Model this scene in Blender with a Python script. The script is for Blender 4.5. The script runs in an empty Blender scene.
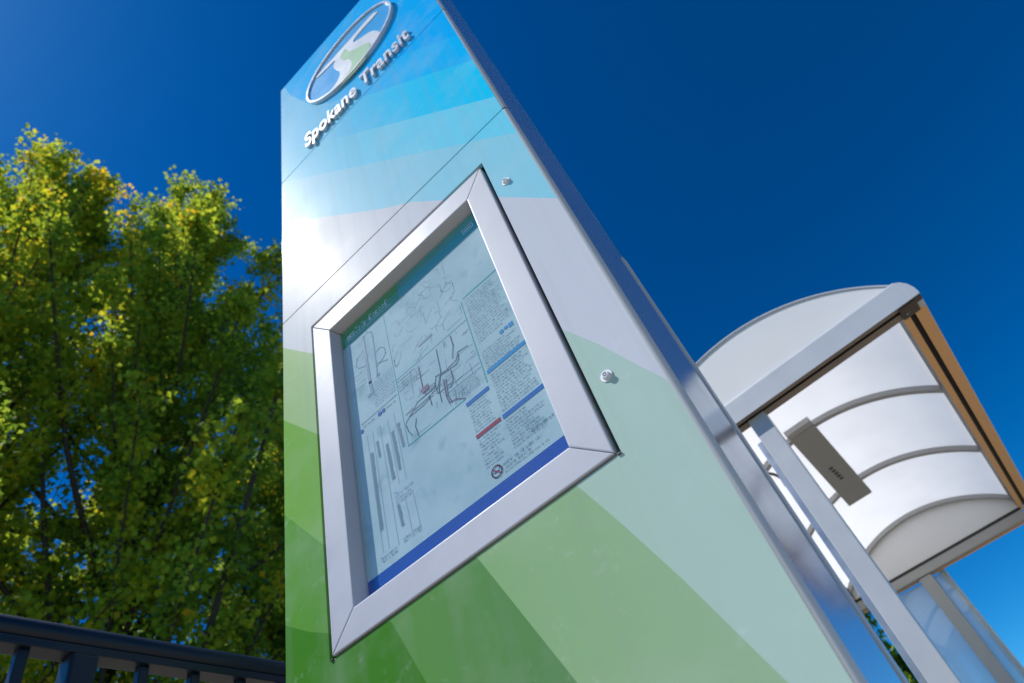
import bpy, bmesh, math, random
import numpy as np
from mathutils import Vector, Matrix
R = math.radians
random.seed(7); rng = np.random.default_rng(11)
scene = bpy.context.scene
COL = scene.collection

# ------------------------------------------------------------------ helpers
def srgb(r, g, b):
    f = lambda c: (c/255/12.92) if c/255 <= .04045 else ((c/255+.055)/1.055)**2.4
    return (f(r), f(g), f(b), 1)

def new_mat(name):
    m = bpy.data.materials.new(name); m.use_nodes = True
    nt = m.node_tree; b = nt.nodes['Principled BSDF']
    return m, nt, b

def N(nt, typ, **kw):
    n = nt.nodes.new(typ)
    for k, v in kw.items(): setattr(n, k, v)
    return n

def noise(nt, scale, detail=4, coord='Object', rough=.55):
    tc = N(nt, 'ShaderNodeTexCoord'); n = N(nt, 'ShaderNodeTexNoise')
    n.inputs['Scale'].default_value = scale; n.inputs['Detail'].default_value = detail
    n.inputs['Roughness'].default_value = rough
    nt.links.new(tc.outputs[coord], n.inputs['Vector']); return n

def mapr(nt, src, a, b, c, d):
    m = N(nt, 'ShaderNodeMapRange'); nt.links.new(src, m.inputs[0])
    for i, v in enumerate((a, b, c, d)): m.inputs[i+1].default_value = v
    return m.outputs[0]

def mixc(nt, fac, a, b):
    m = N(nt, 'ShaderNodeMix', data_type='RGBA')
    for s, v in ((m.inputs[0], fac), (m.inputs[6], a), (m.inputs[7], b)):
        if hasattr(v, 'is_linked') or hasattr(v, 'links'): nt.links.new(v, s)
        elif isinstance(v, (int, float)): s.default_value = v
        else: s.default_value = v
    return m.outputs[2]

def mathn(nt, op, a, b=None):
    m = N(nt, 'ShaderNodeMath', operation=op)
    for s, v in ((m.inputs[0], a), (m.inputs[1], b)):
        if v is None: continue
        if isinstance(v, (int, float)): s.default_value = v
        else: nt.links.new(v, s)
    return m.outputs[0]

def simple(name, col, rough=.5, metal=0, var=.12, nscale=9, bump=0, coat=0, coat_rough=.1, spec=.5):
    m, nt, b = new_mat(name)
    n = noise(nt, nscale)
    hi = tuple(min(1, c*(1+var)) for c in col[:3])+(1,); lo = tuple(c*(1-var) for c in col[:3])+(1,)
    nt.links.new(mixc(nt, n.outputs['Fac'], lo, hi), b.inputs['Base Color'])
    nt.links.new(mapr(nt, n.outputs['Fac'], .3, .7, max(.02, rough-.06), rough+.06), b.inputs['Roughness'])
    b.inputs['Metallic'].default_value = metal
    b.inputs['Coat Weight'].default_value = coat; b.inputs['Coat Roughness'].default_value = coat_rough
    b.inputs['Specular IOR Level'].default_value = spec
    if bump:
        n2 = noise(nt, nscale*14, 3); bp = N(nt, 'ShaderNodeBump'); bp.inputs['Strength'].default_value = bump
        bp.inputs['Distance'].default_value = .002
        nt.links.new(n2.outputs['Fac'], bp.inputs['Height']); nt.links.new(bp.outputs[0], b.inputs['Normal'])
    return m

def link_mesh(name, bm, mats, parent=None, smooth=False):
    me = bpy.data.meshes.new(name); bm.normal_update(); bm.to_mesh(me); bm.free()
    for m in (mats if isinstance(mats, (list, tuple)) else [mats]): me.materials.append(m)
    if smooth:
        for p in me.polygons: p.use_smooth = True
    o = bpy.data.objects.new(name, me); COL.objects.link(o)
    if parent is not None: o.parent = parent
    return o

def empty(name, label, cat, loc=(0, 0, 0), rz=0, group=None):
    o = bpy.data.objects.new(name, None); COL.objects.link(o)
    o.location = loc; o.rotation_euler = (0, 0, rz); o.empty_display_size = .2
    o['label'] = label; o['category'] = cat
    if group: o['group'] = group
    return o

def box(bm, x0, x1, y0, y1, z0, z1, bev=0, mi=0):
    vs = [bm.verts.new((x, y, z)) for z in (z0, z1) for x, y in ((x0, y0), (x1, y0), (x1, y1), (x0, y1))]
    fs = [bm.faces.new([vs[i] for i in q]) for q in ((3, 2, 1, 0), (4, 5, 6, 7), (0, 1, 5, 4), (1, 2, 6, 5), (2, 3, 7, 6), (3, 0, 4, 7))]
    for f in fs: f.material_index = mi
    if bev:
        es = list({e for f in fs for e in f.edges})
        bmesh.ops.bevel(bm, geom=es, offset=bev, segments=2, profile=.6, affect='EDGES')

def prism(bm, pts, axis, a, b, mi=0, bev=0, pts2=None):
    """closed polygon pts swept from a to b; axis 'y': pts=(x,z), 'x': pts=(y,z), 'z': pts=(x,y)"""
    def P(p, t): return {'y': (p[0], t, p[1]), 'x': (t, p[0], p[1]), 'z': (p[0], p[1], t)}[axis]
    va = [bm.verts.new(P(p, a)) for p in pts]; vb = [bm.verts.new(P(p, b)) for p in (pts2 or pts)]
    n = len(pts); fs = []
    fs.append(bm.faces.new(va)); fs.append(bm.faces.new(vb[::-1]))
    for i in range(n): fs.append(bm.faces.new((va[i], vb[i], vb[(i+1) % n], va[(i+1) % n])))
    for f in fs: f.material_index = mi
    bmesh.ops.recalc_face_normals(bm, faces=fs)
    if bev:
        bmesh.ops.bevel(bm, geom=list({e for f in fs for e in f.edges}), offset=bev, segments=2, profile=.6, affect='EDGES')
    return fs

def tube(bm, pts, rad, sides=8, cap=True):
    pts = [Vector(p) for p in pts]; rads = rad if isinstance(rad, (list, tuple)) else [rad]*len(pts)
    rings = []
    for i, p in enumerate(pts):
        t = (pts[min(i+1, len(pts)-1)]-pts[max(i-1, 0)]).normalized()
        u = t.cross(Vector((0.13, .31, 1)) if abs(t.z) < .9 else Vector((1, .2, 0))).normalized(); w = t.cross(u)
        rings.append([bm.verts.new(p+(u*math.cos(a)+w*math.sin(a))*rads[i]) for a in [2*math.pi*k/sides for k in range(sides)]])
    for r0, r1 in zip(rings, rings[1:]):
        for k in range(sides): bm.faces.new((r0[k], r0[(k+1) % sides], r1[(k+1) % sides], r1[k]))
    if cap:
        bm.faces.new(rings[0][::-1]); bm.faces.new(rings[-1])

def disc(bm, c, r, y0, y1, seg=32, rz=None, r1=None):
    rz = rz or r; k = (r1 or r)/r
    prism_pts = [(c[0]+r*math.cos(2*math.pi*i/seg), c[1]+rz*math.sin(2*math.pi*i/seg)) for i in range(seg)]
    va = [bm.verts.new((c[0]+(p[0]-c[0])*k, y0, c[1]+(p[1]-c[1])*k)) for p in prism_pts]
    vb = [bm.verts.new((p[0], y1, p[1])) for p in prism_pts]
    fs = [bm.faces.new(va), bm.faces.new(vb[::-1])]+[bm.faces.new((va[i], vb[i], vb[(i+1) % seg], va[(i+1) % seg])) for i in range(seg)]
    bmesh.ops.recalc_face_normals(bm, faces=fs)

# ------------------------------------------------------------------ camera
HCAM = .33
cam_d = bpy.data.cameras.new('camera'); cam = bpy.data.objects.new('camera', cam_d); COL.objects.link(cam)
cam_d.sensor_width = 36; cam_d.lens = 23.279; cam_d.clip_end = 2000; cam_d.clip_start = .02
right = Vector((0.733704, 0.630509, -0.253251)); up = Vector((0.611810, -0.450904, 0.649903)); fwd = Vector((-0.295578, 0.631778, 0.716582))
cam.matrix_world = Matrix(((right.x, up.x, -fwd.x, 0), (right.y, up.y, -fwd.y, 0), (right.z, up.z, -fwd.z, HCAM), (0, 0, 0, 1)))
cam_d.dof.use_dof = True; cam_d.dof.focus_distance = 1.5; cam_d.dof.aperture_fstop = 3.6
scene.camera = cam

# ------------------------------------------------------------------ light
SUN = Vector((-.4284, -.3475, .8341)).normalized()
w = bpy.data.worlds.new('World'); scene.world = w; w.use_nodes = True; nt = w.node_tree
sky = N(nt, 'ShaderNodeTexSky', sky_type='NISHITA'); sky.sun_disc = False
sky.sun_elevation = math.asin(SUN.z); sky.sun_rotation = math.atan2(SUN.x, SUN.y)
sky.altitude = 600; sky.air_density = 1.0; sky.dust_density = .33; sky.ozone_density = 4.0
hs = N(nt, 'ShaderNodeHueSaturation'); hs.inputs['Hue'].default_value = .484; hs.inputs['Saturation'].default_value = 1.42; hs.inputs['Value'].default_value = 1.0
nt.links.new(sky.outputs[0], hs.inputs['Color'])
pre = N(nt, 'ShaderNodeVectorMath', operation='SCALE'); pre.inputs['Scale'].default_value = .35; nt.links.new(hs.outputs[0], pre.inputs[0])
gm = N(nt, 'ShaderNodeGamma'); gm.inputs[1].default_value = 1.5; nt.links.new(pre.outputs[0], gm.inputs[0])
nt.links.new(gm.outputs[0], nt.nodes['Background'].inputs[0]); nt.nodes['Background'].inputs[1].default_value = .195
sd = bpy.data.lights.new('sun', 'SUN'); sd.energy = 3.3; sd.angle = R(.53); sd.color = (1, .965, .915)
so = bpy.data.objects.new('sun', sd); COL.objects.link(so); so.rotation_euler = SUN.to_track_quat('Z', 'Y').to_euler()
so.location = SUN*30
vs_ = scene.view_settings; vs_.view_transform = 'Standard'; vs_.look = 'None'; vs_.gamma = 1; vs_.use_curve_mapping = False
vs_.exposure = .55
scene.cycles.max_bounces = 10; scene.cycles.transparent_max_bounces = 16
scene.cycles.sample_clamp_indirect = 6; scene.cycles.caustics_reflective = False; scene.cycles.caustics_refractive = False

# ------------------------------------------------------------------ materials
M = {}
M['alu'] = simple('painted aluminium', (.49, .505, .56), .5, 0, .08, 13, .05, .04, .3, .25)
M['trim'] = simple('light grey edge trim', (.55, .56, .55), .3, 0, .05, 6)
M['alu_edge'] = simple('brushed aluminium', (.66, .66, .68), .32, .85, .06, 8)
M['mirror'] = simple('polished side cladding', (.50, .57, .66), .11, .6, .05, 3)
M['shelter'] = simple('powder coated shelter frame', (.52, .55, .585), .4, .15, .05, 6, .04)
M['shelter_grey'] = simple('grey rib aluminium', (.36, .36, .36), .45, .1, .06, 6)
M['tan'] = simple('soffit strip tinted with ground bounce', (.74, .43, .19), .5, .1, .1, 25)  # warm ground bounce on plain aluminium, put into the colour
M['inner_shade'] = simple('eave inner face darkened for shade', (.07, .08, .09), .5)  # shade on the eave's inner face, carried by a dark colour
M['brown'] = simple('fascia soffit browned for shade', (.20, .165, .135), .5)  # underside shading of the light fascia, painted as brown
M['dark'] = simple('black rubber', (.025, .025, .028), .6)
M['bracket'] = simple('dark bronze bracket', (.09, .07, .055), .5, .3)
M['lampbox'] = simple('grey lamp housing', (.30, .30, .28), .5, .1, .05, 8)
M['navy'] = simple('navy railing paint', (.005, .013, .028), .42, 0, .2, 12, .08, .12, .2, .25)
M['steel'] = simple('stainless bolt', (.72, .72, .74), .18, 1, .05, 60)
M['letter'] = simple('satin silver lettering', (.74, .74, .76), .38, .35, .05, 20)
M['ink'] = simple('black ink', (.11, .13, .16), .6)
M['ink_grey'] = simple('grey ink', (.29, .38, .42), .6)
M['ink_pale'] = simple('pale ink', (.34, .45, .48), .6)
M['ink_purple'] = simple('purple ink', (.24, .15, .20), .6)
M['ink_teal'] = simple('teal ink', (.05, .40, .39), .6)
M['ink_blue'] = simple('blue ink', (.02, .16, .50), .6)
M['ink_sky'] = simple('sky blue ink', (.03, .30, .62), .6)
M['ink_navy'] = simple('deep blue ink', (.001, .07, .40), .55)
M['ink_red'] = simple('red ink', (.38, .04, .05), .6)
M['ink_green'] = simple('green header ink', (.05, .37, .15), .6, 0, .15, 6)
M['ink_white'] = simple('white ink', (.8, .85, .82), .6)
M['logo_blue'] = simple('logo blue', (.03, .44, .86), .35, 0, .1, 4, 0, .5, .1)
M['logo_white'] = simple('logo white', (.72, .73, .77), .4)
M['logo_green'] = simple('logo green', (.40, .62, .36), .4, 0, .12, 4)
M['backing'] = simple('dark cabinet interior', (.03, .035, .035), .7)
M['bark'] = simple('brown grey bark', (.055, .042, .032), .9, 0, .4, 14, .5)

for k_ in M:
    if k_.startswith('ink'): M[k_].node_tree.nodes['Principled BSDF'].inputs['Specular IOR Level'].default_value = .1

# poster paper: sun faded print, with sky tint and tree reflections painted in
m, nt, b = new_mat('faded poster paper tinted with reflections')
n1 = noise(nt, 7, 5); n2 = noise(nt, 38, 3)
c1 = mixc(nt, mapr(nt, n1.outputs['Fac'], .35, .65, 0, 1), (.47, .62, .64, 1), (.60, .73, .74, 1))
n_refl = noise(nt, 11, 6); c1 = mixc(nt, mapr(nt, n_refl.outputs['Fac'], .56, .70, 0, .55), c1, (.20, .36, .38, 1))  # dark blotches imitate tree reflections in the glazing
c2 = mixc(nt, mapr(nt, n2.outputs['Fac'], .55, .8, 0, .35), c1, (.62, .70, .72, 1))
nt.links.new(c2, b.inputs['Base Color']); b.inputs['Roughness'].default_value = .7; b.inputs['Specular IOR Level'].default_value = .1
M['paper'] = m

# clear sheet: fresnel mix of see-through and mirror
def glass(name, tint, dirt=.0, dirtcol=(.8, .85, .9, 1), smooth=False):
    m = bpy.data.materials.new(name); m.use_nodes = True; nt = m.node_tree; nt.nodes.clear()
    out = N(nt, 'ShaderNodeOutputMaterial'); t = N(nt, 'ShaderNodeBsdfTransparent'); t.inputs[0].default_value = tint
    g = N(nt, 'ShaderNodeBsdfGlossy'); g.inputs['Roughness'].default_value = .015
    lw = N(nt, 'ShaderNodeLayerWeight'); lw.inputs[0].default_value = .5
    frs = mathn(nt, 'ADD', mathn(nt, 'MULTIPLY', mathn(nt, 'POWER', lw.outputs['Facing'], 5), .92), .11)
    mx = N(nt, 'ShaderNodeMixShader'); nt.links.new(frs, mx.inputs[0])
    nt.links.new(t.outputs[0], mx.inputs[1]); nt.links.new(g.outputs[0], mx.inputs[2])
    d = N(nt, 'ShaderNodeBsdfDiffuse'); d.inputs[0].default_value = dirtcol
    n = noise(nt, .8 if smooth else 5, 2 if smooth else 6); n2 = noise(nt, 60, 2)
    f = mapr(nt, n.outputs['Fac'], .3, .7, dirt*.8, dirt*1.1) if smooth else mathn(nt, 'ADD', mapr(nt, n.outputs['Fac'], .4, .75, dirt*.5, dirt*1.6), mapr(nt, n2.outputs['Fac'], .66, .8, 0, dirt*1.5))
    mx2 = N(nt, 'ShaderNodeMixShader'); nt.links.new(f, mx2.inputs[0])
    nt.links.new(mx.outputs[0], mx2.inputs[1]); nt.links.new(d.outputs[0], mx2.inputs[2]); nt.links.new(mx2.outputs[0], out.inputs[0])
    return m
M['case_glass'] = glass('map case glazing', (.90, .95, .96, 1), .012)
M['shelter_glass'] = glass('shelter wall glazing', (.80, .90, .95, 1), .42, (.66, .84, 1, 1), smooth=True)

# translucent white roof sheet
def translucent(name, col, tr, rough=.4):
    m = bpy.data.materials.new(name); m.use_nodes = True; nt = m.node_tree; nt.nodes.clear()
    out = N(nt, 'ShaderNodeOutputMaterial'); p = N(nt, 'ShaderNodeBsdfPrincipled'); t = N(nt, 'ShaderNodeBsdfTranslucent')
    n = noise(nt, 2.2, 5)
    cc = mixc(nt, n.outputs['Fac'], tuple(c*.92 for c in col)+(1,), tuple(min(1, c*1.05) for c in col)+(1,))
    nt.links.new(cc, p.inputs['Base Color']); p.inputs['Roughness'].default_value = rough
    nt.links.new(cc, t.inputs[0]); mx = N(nt, 'ShaderNodeMixShader'); mx.inputs[0].default_value = tr
    nt.links.new(p.outputs[0], mx.inputs[1]); nt.links.new(t.outputs[0], mx.inputs[2]); nt.links.new(mx.outputs[0], out.inputs[0])
    return m
M['roof'] = translucent('white translucent roof sheet', (.94, .94, .93), .82)
M['gable'] = translucent('white gable sheet', (.88, .88, .88), .25)

# printed vinyl of the pylon: bands bounded by curves, x in metres across, z up
XL, XR = -1.176, -.162
CURVES = {  # boundary: list of (x, z)
 'e0': [(-1.19, 4.40), (-1.158, 4.244), (-1.101, 3.991), (-.951, 3.583), (-.829, 3.384), (-.70, 3.25), (-.55, 3.16), (-.16, 3.0)],
 'e1': [(-1.18, 3.95), (-.8, 3.52), (-.55, 3.26), (-.342, 3.022), (-.16, 2.79)],
 'e2': [(-1.18, 3.73), (-.639, 3.104), (-.388, 2.808), (-.16, 2.53)],
 'e3': [(-1.18, 3.43), (-.937, 3.137), (-.467, 2.581), (-.16, 2.215)],
 'e4': [(-1.18, 3.13), (-.85, 2.755), (-.546, 2.408), (-.16, 1.965)],
 'e5': [(-1.18, 2.807), (-1.011, 2.605), (-.681, 2.241), (-.553, 2.115), (-.298, 1.795), (-.16, 1.60)],
 'g1': [(-1.18, 2.025), (-1.05, 1.88), (-.7, 1.62), (-.45, 1.42), (-.298, 1.26), (-.248, 1.169), (-.203, 1.07), (-.16, .98)],
 'g2': [(-1.18, 1.71), (-1.032, 1.541), (-.7, 1.27), (-.5, 1.09), (-.397, .941), (-.354, .844), (-.304, .722), (-.16, .33)],
 'g3': [(-1.18, 1.388), (-1.042, 1.218), (-.8, 1.07), (-.633, .943), (-.525, .694), (-.40, .40), (-.16, -.2)],
 'g4': [(-1.18, 1.095), (-1.068, .93), (-.95, .985), (-.862, .942), (-.811, .826), (-.7, .58), (-.5, .13), (-.16, -.6)],
}
CURVES['g4'] = [(-1.18, 1.095), (-1.10, 1.04), (-1.0, .985), (-.93, .965), (-.862, .942), (-.811, .826), (-.7, .58), (-.5, .13), (-.16, -.6)]
m, nt, b = new_mat('printed vinyl wrap')
tc = N(nt, 'ShaderNodeTexCoord'); sp = N(nt, 'ShaderNodeSeparateXYZ'); nt.links.new(tc.outputs['Object'], sp.inputs[0])
X01 = mapr(nt, sp.outputs['X'], -1.2, -.15, 0, 1)
def curve_mask(pts):
    fc = N(nt, 'ShaderNodeFloatCurve'); cu = fc.mapping.curves[0]; fc.mapping.use_clip = False
    nx = lambda p: ((p[0]+1.2)/1.05, (p[1]+1)/5.6)
    q = [nx(p) for p in pts]
    cu.points[0].location = q[0]; cu.points[1].location = q[-1]
    for p in q[1:-1]: cu.points.new(*p)
    for p_ in cu.points: p_.handle_type = 'VECTOR'
    fc.mapping.update(); nt.links.new(X01, fc.inputs['Value'])
    z = mapr(nt, fc.outputs[0], 0, 1, -1, 4.6)
    z.node.clamp = False
    d = mathn(nt, 'SUBTRACT', z, sp.outputs['Z'])       # > 0 below the boundary
    return mapr(nt, d, -.0008, .0008, 0, 1)
def ramp2(l, r, lo=.05, hi=.9): return mixc(nt, mapr(nt, X01, lo, hi, 0, 1), l, r)  # left-right fade: print gradient plus glare and sky veil kept in the colour
base = ramp2((.03, .48, .90, 1), (.001, .43, .90, 1))
layers = [('e1', (.10, .50, .84, 1), (.001, .48, .90, 1)), ('e2', (.16, .55, .80, 1), (.006, .58, .88, 1)), ('e3', (.26, .60, .78, 1), (.16, .64, .82, 1)),
          ('e4', (.36, .62, .76, 1), (.27, .62, .74, 1)), ('e5', (.62, .64, .66, 1), (.58, .60, .66, 1)),
          ('g1', (.36, .52, .24, 1), (.42, .57, .50, 1)), ('g2', (.20, .42, .08, 1), (.31, .47, .29, 1)),
          ('g3', (.125, .33, .05, 1), (.12, .25, .125, 1)), ('g4', (.065, .24, .025, 1), (.06, .19, .035, 1))]
for k, l, r in layers:
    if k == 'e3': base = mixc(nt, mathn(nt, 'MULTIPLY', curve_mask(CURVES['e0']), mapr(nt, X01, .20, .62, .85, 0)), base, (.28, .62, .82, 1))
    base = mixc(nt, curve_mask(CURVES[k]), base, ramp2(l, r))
# water spots and scuffs that stay on the vinyl
ns = noise(nt, 16, 6, rough=.7); nd = noise(nt, 55, 2)
sc = mathn(nt, 'MULTIPLY', mapr(nt, ns.outputs['Fac'], .56, .72, 0, 1), mapr(nt, nd.outputs['Fac'], .5, .75, 0, .30))
base = mixc(nt, sc, base, (.75, .78, .8, 1))
mpg = N(nt, 'ShaderNodeMapping'); mpg.inputs['Scale'].default_value = (26, 1, .9); nt.links.new(tc.outputs['Object'], mpg.inputs[0])
nst = N(nt, 'ShaderNodeTexNoise'); nst.inputs['Scale'].default_value = 1; nst.inputs['Detail'].default_value = 5; nt.links.new(mpg.outputs[0], nst.inputs['Vector'])
base = mixc(nt, mapr(nt, nst.outputs['Fac'], .50, .78, 0, .20), base, (.30, .32, .30, 1))     # rain streaks
ng = noise(nt, 4.5, 6)
base = mixc(nt, mapr(nt, ng.outputs['Fac'], .48, .70, 0, .14), base, (.62, .66, .66, 1))       # chalky fading
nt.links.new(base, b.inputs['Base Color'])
nr = noise(nt, 3.5, 5)
nt.links.new(mapr(nt, nr.outputs['Fac'], .3, .7, .36, .44), b.inputs['Roughness'])
b.inputs['Specular IOR Level'].default_value = .008; b.inputs['Coat Weight'].default_value = .02; nt.links.new(mapr(nt, nr.outputs['Fac'], .3, .7, .09, .12), b.inputs['Coat Roughness'])
nb = noise(nt, 2.5, 2); bp = N(nt, 'ShaderNodeBump'); bp.inputs['Strength'].default_value = .06; bp.inputs['Distance'].default_value = .01
nt.links.new(nb.outputs['Fac'], bp.inputs['Height']); nt.links.new(bp.outputs[0], b.inputs['Normal']); nt.links.new(bp.outputs[0], b.inputs['Coat Normal'])
M['vinyl'] = m

# leaves: translucent, hue varies leaf by leaf and by clump (stored per face corner colour)
def leaf_mat(name, stops):
    m = bpy.data.materials.new(name); m.use_nodes = True; nt = m.node_tree; nt.nodes.clear()
    out = N(nt, 'ShaderNodeOutputMaterial'); at = N(nt, 'ShaderNodeAttribute'); at.attribute_name = 'hue'
    cr = N(nt, 'ShaderNodeValToRGB'); el = cr.color_ramp.elements
    el[0].position, el[0].color = stops[0]; el[1].position, el[1].color = stops[-1]
    for p, c in stops[1:-1]:
        e = el.new(p); e.color = c
    nt.links.new(at.outputs['Fac'], cr.inputs[0])
    p = N(nt, 'ShaderNodeBsdfPrincipled'); p.inputs['Roughness'].default_value = .6; p.inputs['Specular IOR Level'].default_value = .2
    nt.links.new(cr.outputs[0], p.inputs['Base Color'])
    t = N(nt, 'ShaderNodeBsdfTranslucent'); hsn = N(nt, 'ShaderNodeHueSaturation'); hsn.inputs['Value'].default_value = 2.2; hsn.inputs['Hue'].default_value = .485
    nt.links.new(cr.outputs[0], hsn.inputs['Color']); nt.links.new(hsn.outputs[0], t.inputs[0])
    mx = N(nt, 'ShaderNodeMixShader'); mx.inputs[0].default_value = .5
    nt.links.new(p.outputs[0], mx.inputs[1]); nt.links.new(t.outputs[0], mx.inputs[2]); nt.links.new(mx.outputs[0], out.inputs[0])
    return m
M['leaf'] = leaf_mat('maple leaves', [(0, (.035, .085, .015, 1)), (.35, (.11, .20, .02, 1)), (.65, (.28, .36, .025, 1)), (.85, (.44, .42, .02, 1)), (1, (.58, .40, .02, 1))])

# ------------------------------------------------------------------ ground
m, nt, b = new_mat('concrete paving')
n = noise(nt, 1.2, 8); br = N(nt, 'ShaderNodeTexBrick'); br.offset = 0; tcb = N(nt, 'ShaderNodeTexCoord'); nt.links.new(tcb.outputs['Object'], br.inputs['Vector'])
br.inputs['Scale'].default_value = 1; br.inputs['Brick Width'].default_value = 1.5; br.inputs['Row Height'].default_value = 1.5; br.inputs['Mortar Size'].default_value = .008
cc = mixc(nt, n.outputs['Fac'], (.34, .28, .21, 1), (.46, .39, .30, 1))
nt.links.new(mixc(nt, br.outputs['Fac'], cc, (.12, .10, .08, 1)), b.inputs['Base Color']); b.inputs['Roughness'].default_value = .85
M['concrete'] = m
M['grass'] = simple('dry lawn', (.09, .11, .035), .9, 0, .4, 3)
M['asphalt'] = simple('asphalt', (.05, .05, .052), .9, 0, .3, 30)
M['paint'] = simple('road paint', (.75, .75, .72), .7, 0, .1, 20)
def sheet(name, x0, x1, y0, y1, z, mat, th=0):
    bm = bmesh.new()
    if th: box(bm, x0, x1, y0, y1, z-th, z, .01)
    else: bm.faces.new([bm.verts.new(p) for p in ((x0, y0, z), (x1, y0, z), (x1, y1, z), (x0, y1, z))])
    o = link_mesh(name, bm, mat); o['kind'] = 'structure'; return o
sheet('ground', -900, 900, -900, 900, -.14, M['grass'])
sheet('pavement', -4.5, 9, -7, 12, 0, M['concrete'], .14)
sheet('road', 9, 17, -900, 900, -.136, M['asphalt'])
bm = bmesh.new()
for k in range(-8, 9): 
    bm.faces.new([bm.verts.new(p) for p in ((12.94, k*6, -.132), (13.06, k*6, -.132), (13.06, k*6+3, -.132), (12.94, k*6+3, -.132))])
o = link_mesh('road_marking', bm, M['paint']); o['kind'] = 'structure'

# ------------------------------------------------------------------ pylon
YF, YB = .886, 1.157          # front face, rear face
HT = 4.19
pylon = empty('transit_pylon', 'tall green and blue printed transit information pylon with a framed map on its face', 'information sign', (0, 0, 0))
def rr_panel(name, z0, z1, hole=None, parent=pylon):
    """front sheet x from XL to XR, 5 mm thick with a rounded right-hand fold; hole = (x0, x1, z0, z1)"""
    bm = bmesh.new(); r = .012
    prof = [(XL, YF)] + ([] if hole is None else []) 
    xs = [XL] + ([hole[0], hole[1]] if hole else []) + [XR-r]
    zs = [z0] + ([hole[2], hole[3]] if hole else []) + [z1]
    vg = {}
    def V(x, y, z):
        k = (round(x, 5), round(y, 5), round(z, 5))
        if k not in vg: vg[k] = bm.verts.new((x, y, z))
        return vg[k]
    for i in range(len(xs)-1):
        for j in range(len(zs)-1):
            if hole and i == 1 and j == 1: continue
            bm.faces.new((V(xs[i], YF, zs[j]), V(xs[i+1], YF, zs[j]), V(xs[i+1], YF, zs[j+1]), V(xs[i], YF, zs[j+1])))
    arc = [(XR-r+r*math.sin(a), YF+r-r*math.cos(a)) for a in [R(t) for t in (0, 18, 36, 54, 72, 90)]]+[(XR, YF+.016)]
    for (xa, ya), (xb, yb) in zip(arc, arc[1:]):
        for j in range(len(zs)-1):
            f = bm.faces.new((V(xa, ya, zs[j]), V(xb, yb, zs[j]), V(xb, yb, zs[j+1]), V(xa, ya, zs[j+1]))); f.smooth = True
    # left fold, top and bottom lips
    for j in range(len(zs)-1): bm.faces.new((V(XL, YF+.016, zs[j]), V(XL, YF, zs[j]), V(XL, YF, zs[j+1]), V(XL, YF+.016, zs[j+1])))
    for i in range(len(xs)-1):
        for zz in (z0, z1): bm.faces.new((V(xs[i], YF, zz), V(xs[i+1], YF, zz), V(xs[i+1], YF+.016, zz), V(xs[i], YF+.016, zz)))
    if hole:
        h0, h1, k0, k1 = hole
        ring = [(h0, k0), (h1, k0), (h1, k1), (h0, k1)]
        for (xa, za), (xb, zb) in zip(ring, ring[1:]+ring[:1]): bm.faces.new((V(xa, YF, za), V(xb, YF, zb), V(xb, YF+.012, zb), V(xa, YF+.012, za)))
    bmesh.ops.recalc_face_normals(bm, faces=bm.faces)
    for f_ in bm.faces: f_.material_index = 1 if f_.calc_center_median().x > XR-r*.98 else 0
    return link_mesh(name, bm, [M['vinyl'], M['trim']], parent)
G = .0032
FO = (-1.027, -.312, .952, 1.974)     # frame, outer edge
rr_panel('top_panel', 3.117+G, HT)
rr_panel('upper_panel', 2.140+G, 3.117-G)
rr_panel('lower_panel', .26, 2.140-G, (FO[0]-.012, FO[1]+.010, FO[2]-.004, FO[3]+.020))
bm = bmesh.new()                       # inner carcass, dark in the seams, open behind the map case
for bx in ((XL+.004, FO[0]-.02, .902, YB-.004, .26, HT-.004), (FO[1]+.02, XR-.004, .902, YB-.004, .26, HT-.004), (FO[0]-.02, FO[1]+.02, .902, YB-.004, FO[3]+.02, HT-.004), (FO[0]-.02, FO[1]+.02, .902, YB-.004, .26, FO[2]-.02), (FO[0]-.02, FO[1]+.02, .97, YB-.004, FO[2]-.02, FO[3]+.02)):
    box(bm, *bx)
link_mesh('carcass', bm, M['backing'], pylon)
bm = bmesh.new(); box(bm, XR-.0035, XR, YF+.0165, YB-.0225, .26, HT, 0); link_mesh('side_panel', bm, M['mirror'], pylon)
bm = bmesh.new(); box(bm, XL, XL+.0035, YF+.0165, YB-.0225, .26, HT, 0); link_mesh('side_panel', bm, M['mirror'], pylon)
bm = bmesh.new(); box(bm, XL-.002, XR+.003, YB-.022, YB+.004, .26, 1.60, .003); link_mesh('rear_trim', bm, M['trim'], pylon)
bm = bmesh.new(); box(bm, XL-.001, XR-.0004, YB-.0215, YB, 1.6015, HT, 0); link_mesh('rear_panel', bm, M['alu_edge'], pylon)
bm = bmesh.new(); box(bm, XL+.03, XR-.03, YF+.03, YB-.03, 0, .2595, .004); link_mesh('plinth', bm, M['bracket'], pylon)
bm = bmesh.new(); box(bm, XL, XR, YF+.002, YB, HT+.0005, HT+.006, 0); link_mesh('top_cap', bm, M['alu_edge'], pylon)

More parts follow.
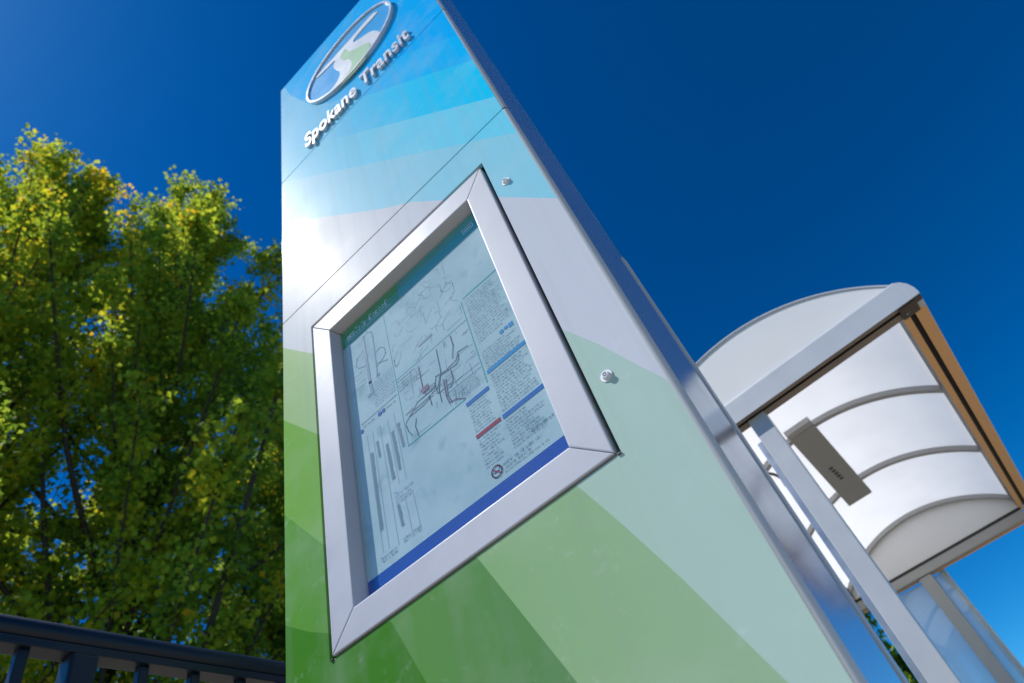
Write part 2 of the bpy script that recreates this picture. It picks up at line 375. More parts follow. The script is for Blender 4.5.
# map case: mitred frame, glazing, poster
bm = bmesh.new()
yf, yb = .882, .919; ox0, ox1, oz0, oz1 = FO; ix0, ix1, iz0, iz1 = -.956, -.384, 1.018, 1.894; g = .0006
bars = [[(ox0, oz0+g), (ix0, iz0+g), (ix0, iz1-g), (ox0, oz1-g)], [(ox1, oz0+g), (ox1, oz1-g), (ix1, iz1-g), (ix1, iz0+g)],
        [(ox0+g, oz0), (ox1-g, oz0), (ix1-g, iz0), (ix0+g, iz0)], [(ox0+g, oz1), (ix0+g, iz1), (ix1-g, iz1), (ox1-g, oz1)]]
def inset(p):      # the inner lip slopes in towards the glazing
    if abs(p[0]-ix0) < .05 or abs(p[0]-ix1) < .05:
        if ix0-.01 < p[0] < ix1+.01 and iz0-.01 < p[1] < iz1+.01:
            return (p[0]+(.012 if p[0] < -.6 else -.012), p[1]+(.010 if p[1] < 1.4 else -.010))
    return p
for bpts in bars: prism(bm, bpts, 'y', yf, yb, bev=.0028, pts2=[inset(p) for p in bpts])
link_mesh('map_frame', bm, M['alu'], pylon)
bm = bmesh.new(); box(bm, ox0+.004, ox1-.004,   .9195, .9675, oz0+.004, oz1-.004)
link_mesh('map_cabinet', bm, M['backing'], pylon)
bm = bmesh.new(); bm.faces.new([bm.verts.new((x, .9125, z)) for x, z in ((ix0, iz0), (ix1, iz0), (ix1, iz1), (ix0, iz1))])
link_mesh('glazing', bm, M['case_glass'], pylon)
YP = .9125
bm = bmesh.new(); bm.faces.new([bm.verts.new((x, YP, z)) for x, z in ((ix0, iz0), (ix1, iz0), (ix1, iz1), (ix0, iz1))])
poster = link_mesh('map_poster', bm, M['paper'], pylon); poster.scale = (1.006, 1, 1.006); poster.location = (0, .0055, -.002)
lay = [0]
def inked(name, mat, build, k=1):
    bm = bmesh.new(); build(bm, YP-.0004*k); return link_mesh(name, bm, M[mat], poster)
def quad(bm, y, x0, x1, z0, z1): bm.faces.new([bm.verts.new(p) for p in ((x0, y, z0), (x1, y, z0), (x1, y, z1), (x0, y, z1))])
def stroke(bm, y, pts, wd):
    for (xa, za), (xb, zb) in zip(pts, pts[1:]):
        d = Vector((xb-xa, zb-za)); L = d.length
        if L < 1e-6: continue
        d /= L; nx, nz = -d.y*wd/2, d.x*wd/2; ex, ez = d.x*wd*.4, d.y*wd*.4
        bm.faces.new([bm.verts.new(p) for p in ((xa-ex-nx, y, za-ez-nz), (xb+ex-nx, y, zb+ez-nz), (xb+ex+nx, y, zb+ez+nz), (xa-ex+nx, y, za-ez+nz))])
def greek(bm, y, x0, x1, z, h, dens=.82, rnd=random):
    """a line of unreadably small print: words made of separate letter strokes"""
    x = x0
    while x < x1-h*.4:
        for _ in range(rnd.randint(2, 9)):
            if x > x1: break
            hh = h*rnd.choice((.62, .62, .66, 1.0, .95)); lw = h*rnd.uniform(.30, .52)
            if rnd.random() < .5: stroke(bm, y, [(x, z), (x, z+hh)], h*.17)
            quad(bm, y, x, x+lw*.72, z+hh-h*.15, z+hh); 
            if rnd.random() < .6: quad(bm, y, x, x+lw*.72, z, z+h*.14)
            else: stroke(bm, y, [(x+lw*.7, z), (x+lw*.7, z+hh*.8)], h*.16)
            x += lw*1.18
        x += h*.45
inked('header_band', 'ink_green', lambda bm, y: quad(bm, y, ix0, -.700, 1.806, iz1))
inked('header_band', 'ink_teal', lambda bm, y: quad(bm, y, -.700, ix1, 1.806, iz1))
def f(bm, y):
    greek(bm, y, -.914, -.735, 1.828, .026); quad(bm, y, -.914, -.735, 1.8175, 1.8195)
inked('header_lettering', 'ink_white', f, 2)
def f(bm, y):
    for a, b_ in (((-.446, 1.843), (-.410, 1.843)), ((-.446, 1.824), (-.410, 1.824)), ((-.446, 1.824), (-.446, 1.843)), ((-.410, 1.824), (-.410, 1.843))): stroke(bm, y, [a, b_], .0025)
    stroke(bm, y, [(-.440, 1.833), (-.416, 1.833)], .004)
inked('header_tag', 'ink_white', f, 2)
inked('footer_band', 'ink_navy', lambda bm, y: quad(bm, y, ix0, ix1, iz0, 1.0705))
def f(bm, y):
    x = -.91
    while x < -.845: h = random.uniform(.006, .014); stroke(bm, y, [(x, 1.020), (x+.004, 1.020+h)], .004); x += random.uniform(.006, .011)
inked('footer_scuff', 'ink_pale', f, 2)
def f(bm, y):
    x = -.80
    while x < -.76: h = random.uniform(.004, .008); stroke(bm, y, [(x, 1.018), (x+.004, 1.018+h)], .003); x += random.uniform(.008, .013)
inked('footer_scuff', 'ink_pale', f, 2)
def f(bm, y):
    stroke(bm, y, [(-.769, 1.80), (-.7645, 1.317)], .0016); stroke(bm, y, [(-.766, 1.5325), (-.520, 1.5325)], .0016)
    stroke(bm, y, [(-.7645, 1.3165), (-.585, 1.3165)], .003); stroke(bm, y, [(-.518, 1.600), (-.517, 1.314)], .0022)
    stroke(bm, y, [(-.508, 1.606), (-.395, 1.606)], .0045)
inked('map_border', 'ink_teal', f)
def f(bm, y):
    for P in ([(-.76, 1.383), (-.738, 1.397), (-.714, 1.415), (-.655, 1.414), (-.645, 1.443), (-.617, 1.436), (-.578, 1.441), (-.567, 1.459), (-.537, 1.454)],
              [(-.729, 1.4), (-.679, 1.402), (-.648, 1.408), (-.633, 1.434), (-.581, 1.429), (-.571, 1.437), (-.567, 1.452)],
              [(-.625, 1.521), (-.628, 1.445), (-.645, 1.4), (-.646, 1.36)], [(-.727, 1.372), (-.734, 1.353), (-.73, 1.32)], [(-.676, 1.405), (-.675, 1.373)],
              [(-.761, 1.379), (-.757, 1.356), (-.748, 1.335)], [(-.745, 1.392), (-.700, 1.392), (-.672, 1.398)], [(-.655, 1.43), (-.65, 1.39), (-.60, 1.39)]): stroke(bm, y, P, .0022)
inked('route_line', 'ink', f, 2)
for P in ([(-.689, 1.516), (-.69, 1.436), (-.678, 1.428), (-.66, 1.428)], [(-.576, 1.527), (-.575, 1.49), (-.587, 1.455)], [(-.627, 1.417), (-.630, 1.366), (-.626, 1.341), (-.605, 1.336), (-.582, 1.319)],
              [(-.62, 1.412), (-.625, 1.363), (-.619, 1.338)], [(-.700, 1.44), (-.685, 1.418), (-.65, 1.42)], [(-.60, 1.425), (-.60, 1.395), (-.612, 1.38)], [(-.755, 1.405), (-.73, 1.408)]): inked('route_line', 'ink_purple', lambda bm, y: stroke(bm, y, P, .0023), 3)
inked('station_block', 'ink_purple', lambda bm, y: quad(bm, y, -.695, -.672, 1.426, 1.442), 4)
def f(bm, y):           # street grid and the lake and river shapes of the two maps
    rnd = random.Random(3)
    for _ in range(46):
        x, z = rnd.uniform(-.755, -.53), rnd.uniform(1.325, 1.52); L = rnd.uniform(.012, .06)
        if rnd.random() < .5: stroke(bm, y, [(x, z), (min(-.522, x+L), z+rnd.uniform(-.003, .003))], .0011)
        else: stroke(bm, y, [(x, z), (x+rnd.uniform(-.004, .004), min(1.525, z+L*.7))], .0011)
    for _ in range(44):
        x, z = rnd.uniform(-.755, -.53), rnd.uniform(1.55, 1.78); a = rnd.uniform(0, 6.3); P = [(x, z)]
        for k in range(5):
            a = round(a/(math.pi/4))*math.pi/4+rnd.choice((0, 0, 0, math.pi/4, -math.pi/4)); x = max(-.76, min(-.525, x+math.cos(a)*.010)); z = max(1.54, min(1.79, z+math.sin(a)*.010)); P.append((x, z))
        stroke(bm, y, P, .0010)
    for z in (1.384, 1.3695): stroke(bm, y, [(-.622, z), (-.521, z-.003)], .0014)
    stroke(bm, y, [(-.763, 1.523), (-.703, 1.521)], .003)
    for k in range(7): greek(bm, y, -.612, -.535, 1.36-k*.006, .0032, rnd=rnd)
    for k in range(3): greek(bm, y, -.763, -.70, 1.508-k*.010, .0045, rnd=rnd)
inked('street_map', 'ink_grey', f)
inked('map_scale_bar', 'ink_grey', lambda bm, y: quad(bm, y, -.676, -.626, 1.577, 1.585), 2)
def f(bm, y):
    stroke(bm, y, [(-.858, 1.787), (-.853, 1.60), (-.851, 1.56)], .010); stroke(bm, y, [(-.821, 1.757), (-.824, 1.605)], .0045)
    stroke(bm, y, [(-.855, 1.785), (-.837, 1.792), (-.822, 1.778), (-.821, 1.757)], .0022)
    stroke(bm, y, [(-.863, 1.673), (-.885, 1.684), (-.897, 1.70), (-.889, 1.725), (-.864, 1.735)], .0025)
    stroke(bm, y, [(-.818, 1.689), (-.800, 1.692), (-.786, 1.678), (-.784, 1.656), (-.800, 1.642), (-.822, 1.636)], .0026); stroke(bm, y, [(-.818, 1.645), (-.78, 1.625)], .0022)
    quad(bm, y, -.829, -.816, 1.598, 1.606); quad(bm, y, -.868, -.858, 1.555, 1.565)
    for k in range(9): greek(bm, y, -.848, -.772, 1.585-k*.010+.0, .004)
    for k in range(4): greek(bm, y, -.903, -.866, 1.66-k*.016, .004)
inked('line_diagram', 'ink_grey', f, 2)
def f(bm, y):
    stroke(bm, y, [(-.902, 1.488), (-.772, 1.489)], .0022); greek(bm, y, -.815, -.775, 1.472, .006); greek(bm, y, -.895, -.850, 1.472, .006)
inked('timetable_heading', 'ink_grey', f, 2)
rnd5 = random.Random(5)
for (xa, za), (xb, zb), wd in (((-.880, 1.38), (-.880, 1.165), .012), ((-.857, 1.40), (-.855, 1.35), .010), ((-.828, 1.37), (-.823, 1.262), .011), ((-.805, 1.392), (-.800, 1.275), .011), ((-.784, 1.402), (-.778, 1.325), .010), ((-.822, 1.192), (-.818, 1.136), .010)):
    def f(bm, y):
        z = za
        while z > zb:
            t = (z-za)/(zb-za); x = xa+(xb-xa)*t
            quad(bm, y, x-wd/2, x+wd/2*rnd5.uniform(.5, 1), z-.0036, z); z -= .0052
    inked('timetable_column', 'ink_grey', f, 2)
def f(bm, y):
    greek(bm, y, -.812, -.772, 1.216, .005)
    for k in range(3): greek(bm, y, -.826, -.780, 1.206-k*.006, .0035)
inked('timetable_print', 'ink_grey', f, 2)
def f(bm, y):
    for k in range(2): greek(bm, y, -.892, -.845, 1.097-k*.008, .005)
inked('timetable_note', 'ink_grey', f, 2)
def f(bm, y):
    for k in range(2): greek(bm, y, -.822, -.770, 1.104-k*.007, .005)
inked('timetable_note', 'ink_grey', f, 2)
def f(bm, y):
    for xa, za, xb, zb in ((-.888, 1.44, -.884, 1.11), (-.868, 1.44, -.866, 1.11), (-.842, 1.44, -.838, 1.10), (-.815, 1.44, -.81, 1.24), (-.792, 1.44, -.788, 1.24), (-.80, 1.20, -.796, 1.11), (-.776, 1.20, -.772, 1.11)): stroke(bm, y, [(xa, za), (xb, zb)], .0012)
inked('timetable_rule', 'ink_pale', f)
def f(bm, y):
    quad(bm, y, -.842, -.830, 1.469, 1.480); quad(bm, y, -.827, -.818, 1.469, 1.480)
inked('timetable_badge', 'ink_navy', f, 3)
def f(bm, y):
    bmesh.ops.create_circle(bm, cap_ends=True, radius=.006, segments=16, matrix=Matrix.Translation((-.903, y, 1.466)) @ Matrix.Rotation(R(90), 4, 'X'))
inked('timetable_badge', 'ink_navy', f, 3)
def f(bm, y):
    greek(bm, y, -.829, -.815, 1.214, .012)
inked('timetable_badge', 'ink_navy', f, 3)
inked('heading_bar', 'ink_sky', lambda bm, y: quad(bm, y, -.510, -.395, 1.333, 1.3435), 2)
inked('heading_bar', 'ink_blue', lambda bm, y: quad(bm, y, -.508, -.395, 1.197, 1.2085), 2)
inked('heading_bar', 'ink_blue', lambda bm, y: quad(bm, y, -.585, -.518, 1.293, 1.304), 2)
inked('heading_bar', 'ink_red', lambda bm, y: quad(bm, y, -.583, -.514, 1.199, 1.209), 2)
def f(bm, y):
    quad(bm, y, -.448, -.437, 1.408, 1.419); quad(bm, y, -.434, -.424, 1.410, 1.419); quad(bm, y, -.421, -.408, 1.406, 1.419)
inked('service_symbol', 'ink_sky', f, 2)
def f(bm, y):
    rnd = random.Random(9)
    for k in range(17): greek(bm, y, -.507, -.507+rnd.uniform(.07, .108), 1.590-k*.0098, .0046, rnd=rnd)
    for k in range(7): greek(bm, y, -.507, -.507+rnd.uniform(.06, .105), 1.398-k*.0088, .0042, rnd=rnd)
    for k in range(13): greek(bm, y, -.505, -.505+rnd.uniform(.08, .104), 1.322-k*.0088, .0044, rnd=rnd)
    for k in range(9): greek(bm, y, -.505, -.505+rnd.uniform(.05, .10), 1.187-k*.0086, .0042, rnd=rnd)
    for k in range(9): greek(bm, y, -.582, -.582+rnd.uniform(.045, .065), 1.285-k*.0086, .0042, rnd=rnd)
    for k in range(9): greek(bm, y, -.580, -.580+rnd.uniform(.04, .064), 1.190-k*.0088, .0040, rnd=rnd)
    greek(bm, y, -.445, -.398, 1.124, .007, rnd=rnd); quad(bm, y, -.458, -.450, 1.124, 1.132)
    greek(bm, y, -.541, -.440, 1.101, .0062, rnd=rnd); greek(bm, y, -.541, -.470, 1.0915, .0062, rnd=rnd); greek(bm, y, -.541, -.43, 1.0835, .0040, rnd=rnd)
inked('notice_print', 'ink_grey', f, 2)
def f(bm, y):
    cx, cz, r = -.5585, 1.0985, .0128
    pts = [(cx+r*math.cos(2*math.pi*k/28), cz+r*math.sin(2*math.pi*k/28)) for k in range(29)]; stroke(bm, y, pts, .0026)
    stroke(bm, y, [(cx-.009, cz+.009), (cx+.009, cz-.009)], .0024)
inked('prohibition_sign', 'ink_red', f, 3)
inked('prohibition_sign', 'ink', lambda bm, y: (quad(bm, y, -.566, -.552, 1.0965, 1.0995), stroke(bm, y, [(-.551, 1.100), (-.5505, 1.106)], .0016)), 2)

# bolts
def bolt(z):
    bm = bmesh.new(); c = (-.2645, z)
    disc(bm, c, .0125, YF-.0022, YF-.0002, 28, r1=.0120)
    disc(bm, c, .0085, YF-.0085, YF-.0022, 24, r1=.0068)
    o = link_mesh('bolt', bm, M['letter'], pylon)
    bm = bmesh.new(); 
    for s in ((-.0033, -.0024), (.0024, .0033)):
        box(bm, c[0]+s[0], c[0]+s[1], YF-.0092, YF-.0086, z-.0033, z+.0033); box(bm, c[0]-.0023, c[0]+.0023, YF-.0092, YF-.0086, z+s[0], z+s[1])
    link_mesh('bolt_socket', bm, M['bracket'], o)
bolt(1.829); bolt(1.098)
for nx, nz in ((-1.031, .9475), (-.306, .9475), (-.316, 1.979)):
    bm = bmesh.new(); box(bm, nx-.004, nx+.004, YF-.003, YF+.004, nz-.0018, nz+.0018, .0007); link_mesh('hinge_pin', bm, M['dark'], pylon)

# roundel
LC = (-.6603, 3.6646); LA, LB = .302, .264
bm = bmesh.new(); disc(bm, LC, LA-.008, YF-.008, YF-.0005, 72, rz=LB-.008); roundel = link_mesh('roundel', bm, M['logo_blue'], pylon)
bm = bmesh.new(); seg = 96
rings = [[bm.verts.new((LC[0]+(LA-d)*math.cos(2*math.pi*i/seg), y, LC[1]+(LB-d)*math.sin(2*math.pi*i/seg))) for i in range(seg)] for d, y in ((0, YF-.0005), (0, YF-.017), (.012, YF-.017), (.012, YF-.0085))]
for r0, r1 in zip(rings, rings[1:]):
    for i in range(seg): bm.faces.new((r0[i], r0[(i+1) % seg], r1[(i+1) % seg], r1[i]))
bmesh.ops.recalc_face_normals(bm, faces=bm.faces); link_mesh('roundel_rim', bm, M['letter'], roundel)
def smooth_poly(pts, it=2):
    for _ in range(it):
        q = []
        for a, b_ in zip(pts, pts[1:]+pts[:1]): q += [(a[0]*.75+b_[0]*.25, a[1]*.75+b_[1]*.25), (a[0]*.25+b_[0]*.75, a[1]*.25+b_[1]*.75)]
        pts = q
    return pts
def ell(t, d): return (LC[0]+(LA-d)*math.cos(R(t)), LC[1]+(LB-d)*math.sin(R(t)))
white = [(-.436, 3.745), (-.440, 3.760), (-.473, 3.805), (-.629, 3.790), (-.80, 3.795), (-.885, 3.800), (-.885, 3.775), (-.80, 3.757), (-.737, 3.749), (-.767, 3.699), (-.756, 3.636), (-.732, 3.578), (-.729, 3.526), (-.750, 3.483), (-.80, 3.458), (-.875, 3.485)] + \
    [ell(t, .013) for t in (222, 232, 242, 252, 262, 272, 282, 292, 302, 310)] + [(-.455, 3.462), (-.470, 3.540), (-.500, 3.613), (-.55, 3.655), (-.613, 3.702), (-.617, 3.735), (-.600, 3.748), (-.548, 3.752)]
def flat_poly(pts, y0, y1):
    bm = bmesh.new(); prism(bm, pts, 'y', y0, y1); bmesh.ops.triangulate(bm, faces=[f_ for f_ in bm.faces if len(f_.verts) > 4]); return bm
link_mesh('road_emblem', flat_poly(smooth_poly(white), YF-.0115, YF-.0082), M['logo_white'], roundel)
green = [(-.668, 3.748), (-.704, 3.728), (-.714, 3.675), (-.690, 3.63), (-.668, 3.593), (-.645, 3.505), (-.67, 3.445), (-.72, 3.415), (-.80, 3.432), (-.775, 3.415), (-.70, 3.385), (-.63, 3.382), (-.57, 3.395), (-.54, 3.426), (-.525, 3.509), (-.558, 3.559), (-.632, 3.619), (-.665, 3.692)]
link_mesh('field_emblem', flat_poly(smooth_poly(green), YF-.0130, YF-.0117), M['logo_green'], roundel)
# raised lettering
cu = bpy.data.curves.new('lettering', 'FONT'); cu.body = 'Spokane Transit'; cu.size = .15; cu.extrude = .006; cu.offset = .003; cu.space_character = 1.06
to = bpy.data.objects.new('lettering_source', cu); COL.objects.link(to)
dg = bpy.context.evaluated_depsgraph_get(); dg.update()
me = bpy.data.meshes.new_from_object(to.evaluated_get(dg)); bpy.data.objects.remove(to); bpy.data.curves.remove(cu)
co = np.zeros(len(me.vertices)*3); me.vertices.foreach_get('co', co); co = co.reshape(-1, 3)
x0, x1 = co[:, 0].min(), co[:, 0].max(); sx = (.652)/(x1-x0)
capz = .106/.15*1.42
nc = np.stack([-.994+(co[:, 0]-x0)*sx, YF-.0075-co[:, 2], 3.168+co[:, 1]*1.12], 1)
me.vertices.foreach_set('co', nc.ravel()); me.flip_normals(); me.update(); me.materials.clear(); me.materials.append(M['letter'])
lo = bpy.data.objects.new('lettering', me); COL.objects.link(lo); lo.parent = pylon

# ------------------------------------------------------------------ bus shelter (local u right, v back)
SP = (.60, 3.36, 0); SR = R(-1.5)
shelter = empty('bus_shelter', 'white barrel roofed bus shelter with grey metal frame behind the pylon', 'bus shelter', SP, SR)
UL, UR = -1.66, -.04; VE = 3.80
# eave beams with a slot in the soffit
def eave(mirror):
    P = [(-.05, 2.495), (-.05, 2.40), (-.011, 2.40), (-.011, 2.43), (.019, 2.43), (.019, 2.40), (.080, 2.40), (.088, 2.412), (.088, 2.45), (.078, 2.49), (.058, 2.522), (.025, 2.543), (-.02, 2.548)]
    if mirror: P = [(-1.70-u, z) for u, z in P]
    bm = bmesh.new(); fs = prism(bm, P, 'y', .125, VE, 0)
    for f_ in fs:
        f_.normal_update()
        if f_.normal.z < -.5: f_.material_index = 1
        if f_.normal.x*(1 if not mirror else -1) < -.9: f_.material_index = 3
        c = f_.calc_center_median()
        if 2.405 < c.z < 2.44 and abs(f_.normal.y) < .5 and abs((c.x if not mirror else -1.70-c.x)-.004) < .017: f_.material_index = 2
    return link_mesh('eave_beam', bm, [M['shelter'], M['tan'], M['dark'], M['inner_shade']], shelter)
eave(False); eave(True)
bm = bmesh.new()    # front fascia
prism(bm, [(0, 2.40), (.035, 2.40), (.035, 2.43), (.060, 2.43), (.060, 2.40), (.12, 2.40), (.12, 2.55), (.02, 2.553), (.004, 2.545), (0, 2.535)], 'x', -1.735, .030)
for f_ in bm.faces:
    f_.normal_update(); c = f_.calc_center_median()
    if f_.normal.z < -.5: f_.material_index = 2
    if 2.405 < c.z < 2.44 and .034 < c.y < .061: f_.material_index = 1
link_mesh('fascia', bm, [M['shelter'], M['dark'], M['brown']], shelter)
for s in (0, 1):    # rounded ends of the fascia
    P = [(.0305, 2.40), (.080, 2.40), (.088, 2.412), (.088, 2.45), (.078, 2.49), (.058, 2.522), (.0305, 2.543)]
    if s: P = [(-1.70-u, z) for u, z in P]
    bm = bmesh.new(); prism(bm, P, 'y', 0, .1245, bev=.002); link_mesh('fascia_end', bm, M['shelter'], shelter)
bm = bmesh.new(); box(bm, -.045, .05, .012, .118, 2.388, 2.3995, .003); box(bm, .03, .083, .004, .05, 2.392, 2.3995, .002); br_ = link_mesh('corner_bracket', bm, M['bracket'], shelter)
bm = bmesh.new(); tube(bm, [(-.02, .07, 2.3875), (-.02, .07, 2.382)], .009, 10); link_mesh('bracket_bolt', bm, M['steel'], br_)
def arc_pts(uc, zc, r, u0, u1, n=40): return [(u, zc+math.sqrt(max(0, r*r-(u-uc)**2))) for u in [u0+(u1-u0)*i/n for i in range(n+1)]]
def arc_strip(name, uc, zap, r, t, v0, v1, u0, u1, mat, smooth=True):
    """curved bar: outer radius r, thickness t, from v0 to v1"""
    zc = zap-r; o_ = arc_pts(uc, zc, r, u0, u1); i_ = arc_pts(uc, zc, r-t, u0, u1)
    bm = bmesh.new(); n = len(o_)
    g_ = [[bm.verts.new((p[0], v, p[1])) for p in L] for L, v in ((o_, v0), (o_, v1), (i_, v1), (i_, v0))]
    for k in range(4):
        A, B = g_[k], g_[(k+1) % 4]
        for i in range(n-1): bm.faces.new((A[i], A[i+1], B[i+1], B[i]))
    bm.faces.new([g_[k][0] for k in range(4)]); bm.faces.new([g_[k][-1] for k in range(4)])
    bmesh.ops.recalc_face_normals(bm, faces=bm.faces)
    return link_mesh(name, bm, mat, shelter)
UC = -.845
arc_strip('roof_sheet', UC, 2.812, 1.240, .006, .06, VE, UL, -.030, M['roof'])
for v in (1.20, 2.36, 3.63): arc_strip('rib', UC, 2.806, 1.234, .036, v, v+.05, UL, UR-.008, M['shelter_grey'])
# front gable
GU, GZ, GR = -.856, 1.757, 1.18
zc = GZ; P = arc_pts(GU, zc, GR, -1.66, .02, 40); bm = bmesh.new(); prism(bm, P[::-1]+[(-1.66, 2.545), (.02, 2.545)], 'y', .030, .040)
link_mesh('gable_panel', bm, M['gable'], shelter)
arc_strip('gable_trim', GU, GZ+GR+.006, GR+.006, .008, .020, .050, -1.67, .022, M['shelter'])
# back gable and head rail
zc = 2.806-1.234
P = arc_pts(UC, zc, 1.234, UL, UR-.01, 40); bm = bmesh.new(); prism(bm, P[::-1]+[(UL, 2.402), (UR-.01, 2.402)], 'y', 3.685, 3.695)
link_mesh('gable_panel', bm, M['gable'], shelter)
bm = bmesh.new(); box(bm, UL-.02, UR-.005, 3.680, 3.75, 2.298, 2.374, .003); link_mesh('head_rail', bm, M['shelter_grey'], shelter)
bm = bmesh.new(); box(bm, UL-.02, UR-.005, 3.692, 3.75, 2.3745, 2.402, 0); link_mesh('head_groove', bm, M['dark'], shelter)
bm = bmesh.new(); box(bm, UL-.02, UR+.06, 3.74, 3.78, 2.292, 2.2975, .002); link_mesh('head_drip_edge', bm, M['tan'], shelter)
# posts
bm = bmesh.new(); box(bm, -1.012, -.905, .052, .115, 0, 2.3995, .004); pst = link_mesh('post', bm, M['shelter'], shelter)
bm = bmesh.new(); box(bm, -1.042, -1.0135, .060, .090, 0, 2.255, .002); link_mesh('post_channel', bm, M['alu_edge'], pst)
bm = bmesh.new(); box(bm, -1.087, -.975, 3.69, 3.75, 0, 2.2915, .004); link_mesh('post', bm, M['shelter_grey'], shelter)
bm = bmesh.new(); box(bm, -.918, -.862, 3.83, 3.87, 0, 2.36, .004); link_mesh('post', bm, M['trim'], shelter)
for u in (-1.66, -.09):
    if u < -1: 
        bm = bmesh.new(); box(bm, u-.05, u+.05, .13, .19, 0, 2.3995, .004); link_mesh('post', bm, M['shelter'], shelter)
bm = bmesh.new(); box(bm, -1.60, -.885, 3.800, 3.806, .15, 2.285, 0); link_mesh('glass_wall', bm, M['shelter_glass'], shelter)
# conduit under the roof
pts = [(-1.40, 1.20, 2.70), (-1.33, 1.24, 2.712), (-1.27, 1.33, 2.705), (-1.25, 1.45, 2.700), (-1.27, 1.60, 2.690), (-1.25, 1.8, 2.70)]
def catmull(P, n=6):
    P = [Vector(p) for p in P]; out = []
    for i in range(len(P)-1):
        a, b_, c, d = P[max(0, i-1)], P[i], P[i+1], P[min(len(P)-1, i+2)]
        for k in range(n):
            t = k/n; out.append(.5*((2*b_)+(c-a)*t+(2*a-5*b_+4*c-d)*t*t+(3*b_-a-3*c+d)*t**3))
    return out+[P[-1]]
bm = bmesh.new(); tube(bm, catmull(pts), .011, 8); link_mesh('cable', bm, M['bracket'], shelter, True)
# lamp housing hung under the ribs
lamp = empty('light_fixture', 'flat grey box light fixture fixed under the white shelter roof', 'light fixture', SP, SR)
bm = bmesh.new(); prism(bm, [(-.998, 1.115), (-.803, 1.115), (-.865, 2.60), (-1.085, 2.60)], 'z', 2.722, 2.766, bev=.003); link_mesh('housing', bm, M['lampbox'], lamp)
bm = bmesh.new(); box(bm, -.998, -.803, 1.045, 1.1145, 2.726, 2.766, .002); link_mesh('end_cap', bm, M['shelter_grey'], lamp)
for k in range(5):
    bm = bmesh.new(); box(bm, -.965, -.935, 1.80+k*.06, 1.83+k*.06, 2.718, 2.7215, 0); link_mesh('vent_slot', bm, M['dark'], lamp)

# ------------------------------------------------------------------ railing
rail = empty('metal_railing', 'dark navy metal railing with a round top rail beside the pylon', 'railing', (-1.285, 0, 0))
bm = bmesh.new(); tube(bm, [(0, -1.2, 1.05), (0, 4.0, 1.05)], .0215, 20); link_mesh('top_rail', bm, M['navy'], rail, True)
bm = bmesh.new(); box(bm, -.020, .020, -1.2, 4.0, 1.016, 1.031, .002); link_mesh('under_rail', bm, M['navy'], rail)
bm = bmesh.new(); box(bm, -.019, .019, -1.2, 4.0, .10, .13, .003); link_mesh('bottom_rail', bm, M['navy'], rail)
for y in (-.84, .525, 1.89, 3.255):
    bm = bmesh.new(); box(bm, -.024, .024, y-.024, y+.024, 0, 1.0155, .006); link_mesh('post', bm, M['navy'], rail)
y = -1.153
while y < 3.95:
    if all(abs(y-p) > .045 for p in (-.84, .525, 1.89, 3.255)):
        bm = bmesh.new(); box(bm, -.0095, .0095, y-.0095, y+.0095, .1305, 1.0155, .002); link_mesh('baluster', bm, M['navy'], rail)
    y += .1055

# ------------------------------------------------------------------ trees
def rand_unit(n):
    v = rng.normal(size=(n, 3)); return v/np.linalg.norm(v, axis=1)[:, None]
def leaves_mesh(name, pos, size, hue, mat, parent):
    n = len(pos)
    nrm = rand_unit(n)*.8+np.array([0, 0, .75]); nrm /= np.linalg.norm(nrm, axis=1)[:, None]
    t = rand_unit(n); t -= nrm*(t*nrm).sum(1)[:, None]; t /= np.linalg.norm(t, axis=1)[:, None]
    t[:, 2] -= .35; t /= np.linalg.norm(t, axis=1)[:, None]
    b_ = np.cross(nrm, t); s = size[:, None]
    # five-pointed outline folded along the midrib: base, side low, side lobe, tip, side lobe, side low
    shape = [(-.10, 0, 0), (.15, .36, .05), (.42, .50, .12), (.60, .22, .05), (1.0, 0, 0), (.60, -.22, .05), (.42, -.50, .12), (.15, -.36, .05)]
    V = np.stack([pos+t*s*a+b_*s*c+nrm*s*d for a, c, d in shape], 1).reshape(-1, 3)
    base = (np.arange(n)*8)[:, None]
    F = np.concatenate([base+np.array([0, 4, 3, 2]), base+np.array([0, 2, 1, 1])], 1)
    quads1 = base+np.array([0, 1, 2, 3]); tri1 = base+np.array([0, 3, 4]); quads2 = base+np.array([0, 5, 6, 7]); tri2 = base+np.array([0, 4, 5])
    loops = np.concatenate([quads1, tri1, quads2, tri2], 1).ravel()
    starts = (np.arange(n)*14)[:, None]+np.array([0, 4, 7, 11]); tot = np.tile([4, 3, 4, 3], n)
    me = bpy.data.meshes.new(name); me.vertices.add(len(V)); me.vertices.foreach_set('co', V.ravel())
    me.loops.add(len(loops)); me.loops.foreach_set('vertex_index', loops.astype(np.int32))
    me.polygons.add(n*4); me.polygons.foreach_set('loop_start', starts.ravel().astype(np.int32)); me.polygons.foreach_set('loop_total', tot.astype(np.int32))
    me.update(calc_edges=True)
    at = me.attributes.new('hue', 'FLOAT', 'FACE'); at.data.foreach_set('value', np.repeat(hue, 4).astype(np.float32))
    me.materials.append(mat); me.validate()
    o = bpy.data.objects.new(name, me); COL.objects.link(o); o.parent = parent; return o

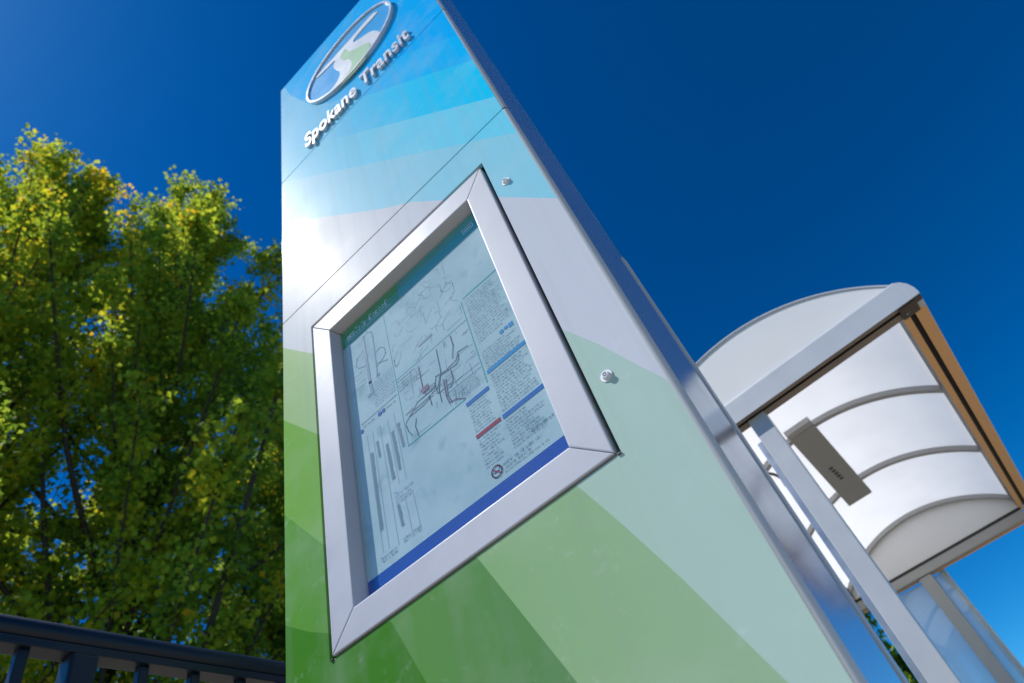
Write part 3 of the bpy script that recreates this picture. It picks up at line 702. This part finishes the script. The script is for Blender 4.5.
def make_tree(label, base, height, rad, zlow, n_limb, leaf_n, leaf_s, seed, lean=(0, 0), hue0=.38, group=None, dens_top=1.0):
    global rng
    rng = np.random.default_rng(seed); rnd = random.Random(seed)
    root = empty('maple_tree', label, 'tree', base, 0, group)
    bmt = bmesh.new(); bml = bmesh.new()
    top = Vector((lean[0], lean[1], height*.93)); trunk = []
    for i in range(11):
        t = i/10; trunk.append(Vector((lean[0]*t+rnd.uniform(-.1, .1)*(t > 0), lean[1]*t+rnd.uniform(-.1, .1)*(t > 0), height*.93*t)))
    tube(bmt, catmull(trunk, 4), [max(.012, .12*(1-k/40)**1.1) for k in range(41)], 9)
    def prof(z):
        q = (z-zlow)/(height-zlow)
        if q <= 0: return .75*rad
        return rad*max(.05, (min(1, (q+.12)/.38))**.6*(1-max(0, (q-.24)/.76))**.9)
    twigs = []; 
    for k in range(n_limb):
        q = (k+rnd.random())/n_limb; z0 = zlow*.55+(height*.86-zlow*.55)*q**.9
        az = k*2.39996+rnd.uniform(-.5, .5); t = z0/(height*.93); p0 = Vector((lean[0]*t, lean[1]*t, z0))
        zt = z0+ (height-z0)*rnd.uniform(.14, .52)
        rr = prof(zt)*rnd.uniform(.45, 1.25)
        p2 = Vector((lean[0]*t+math.cos(az)*rr, lean[1]*t+math.sin(az)*rr, zt)); p1 = p0.lerp(p2, .45)+Vector((0, 0, -.10*rr))+Vector((rnd.uniform(-.2, .2), rnd.uniform(-.2, .2), 0))
        limb = catmull([p0, p1, p2], 5); L = (p2-p0).length
        tube(bml, limb, [max(.006, (.010+.008*L)*(1-.85*i/10)) for i in range(len(limb))], 6)
        for j in range(int(7+L*4.6)):
            s = rnd.uniform(.10, 1.0)**.8; i = min(len(limb)-2, int(s*(len(limb)-1))); q0 = limb[i].lerp(limb[i+1], rnd.random())
            d = (limb[i+1]-limb[i]).normalized(); dv = Vector((rnd.gauss(0, 1), rnd.gauss(0, 1), rnd.gauss(.35, .7))).normalized()
            dirv = (d*.55+dv*.85).normalized(); l = rnd.uniform(.30, 1.0)*(1.15-.6*s)
            q1 = q0+dirv*l; qm = q0.lerp(q1, .5)+Vector((0, 0, rnd.uniform(-.05, .08)))
            tube(bml, [q0, qm, q1], [.008, .006, .003], 4, False); twigs.append((q0, qm, q1, az))
    link_mesh('trunk', bmt, M['bark'], root, True); link_mesh('limbs', bml, M['bark'], root, True)
    nt_ = len(twigs); wts = np.array([.4+rnd.random()**1.3*1.6 for _ in range(nt_)]); idx = rng.choice(nt_, leaf_n, p=wts/wts.sum())
    A = np.array([[tuple(a), tuple(b_), tuple(c)] for a, b_, c, _ in twigs]); s = rng.random(leaf_n)**.75
    P = A[idx, 0]*((1-s)**2)[:, None]+A[idx, 1]*(2*s*(1-s))[:, None]+A[idx, 2]*(s**2)[:, None]
    P = P+rng.normal(size=P.shape)*np.array([.12, .12, .09])
    clump = rng.normal(0, .14, nt_); gold = (rng.random(nt_) < .035)*rng.uniform(.25, .45, nt_)
    hue = np.clip(hue0+clump[idx]+gold[idx]+rng.normal(0, .09, leaf_n), 0, 1)
    leaves_mesh('crown', P, leaf_s*rng.uniform(.65, 1.2, leaf_n), hue, M['leaf'], root)
    return root
GT = 'trees beyond the railing'
make_tree('tall leafy tree with yellowing crown at the far left of the photo', (-12.4, 1.80, -.14), 22.9, 5.4, 2.0, 96, 100000, .105, 21, hue0=.62, group=GT)
make_tree('leafy green tree directly left of the pylon behind the railing', (-11.25, 5.10, -.14), 22.9, 6.2, 1.7, 110, 110000, .104, 22, hue0=.54, group=GT)
make_tree('shorter green tree half hidden behind the left edge of the pylon', (-12.0, 9.4, -.14), 18.5, 4.4, 1.4, 84, 80000, .095, 25, hue0=.40, group=GT)
make_tree('distant green tree seen through the shelter behind its posts', (-3.7, 21.5, -.14), 8.4, 1.9, 1.2, 40, 20000, .15, 23, hue0=.36)
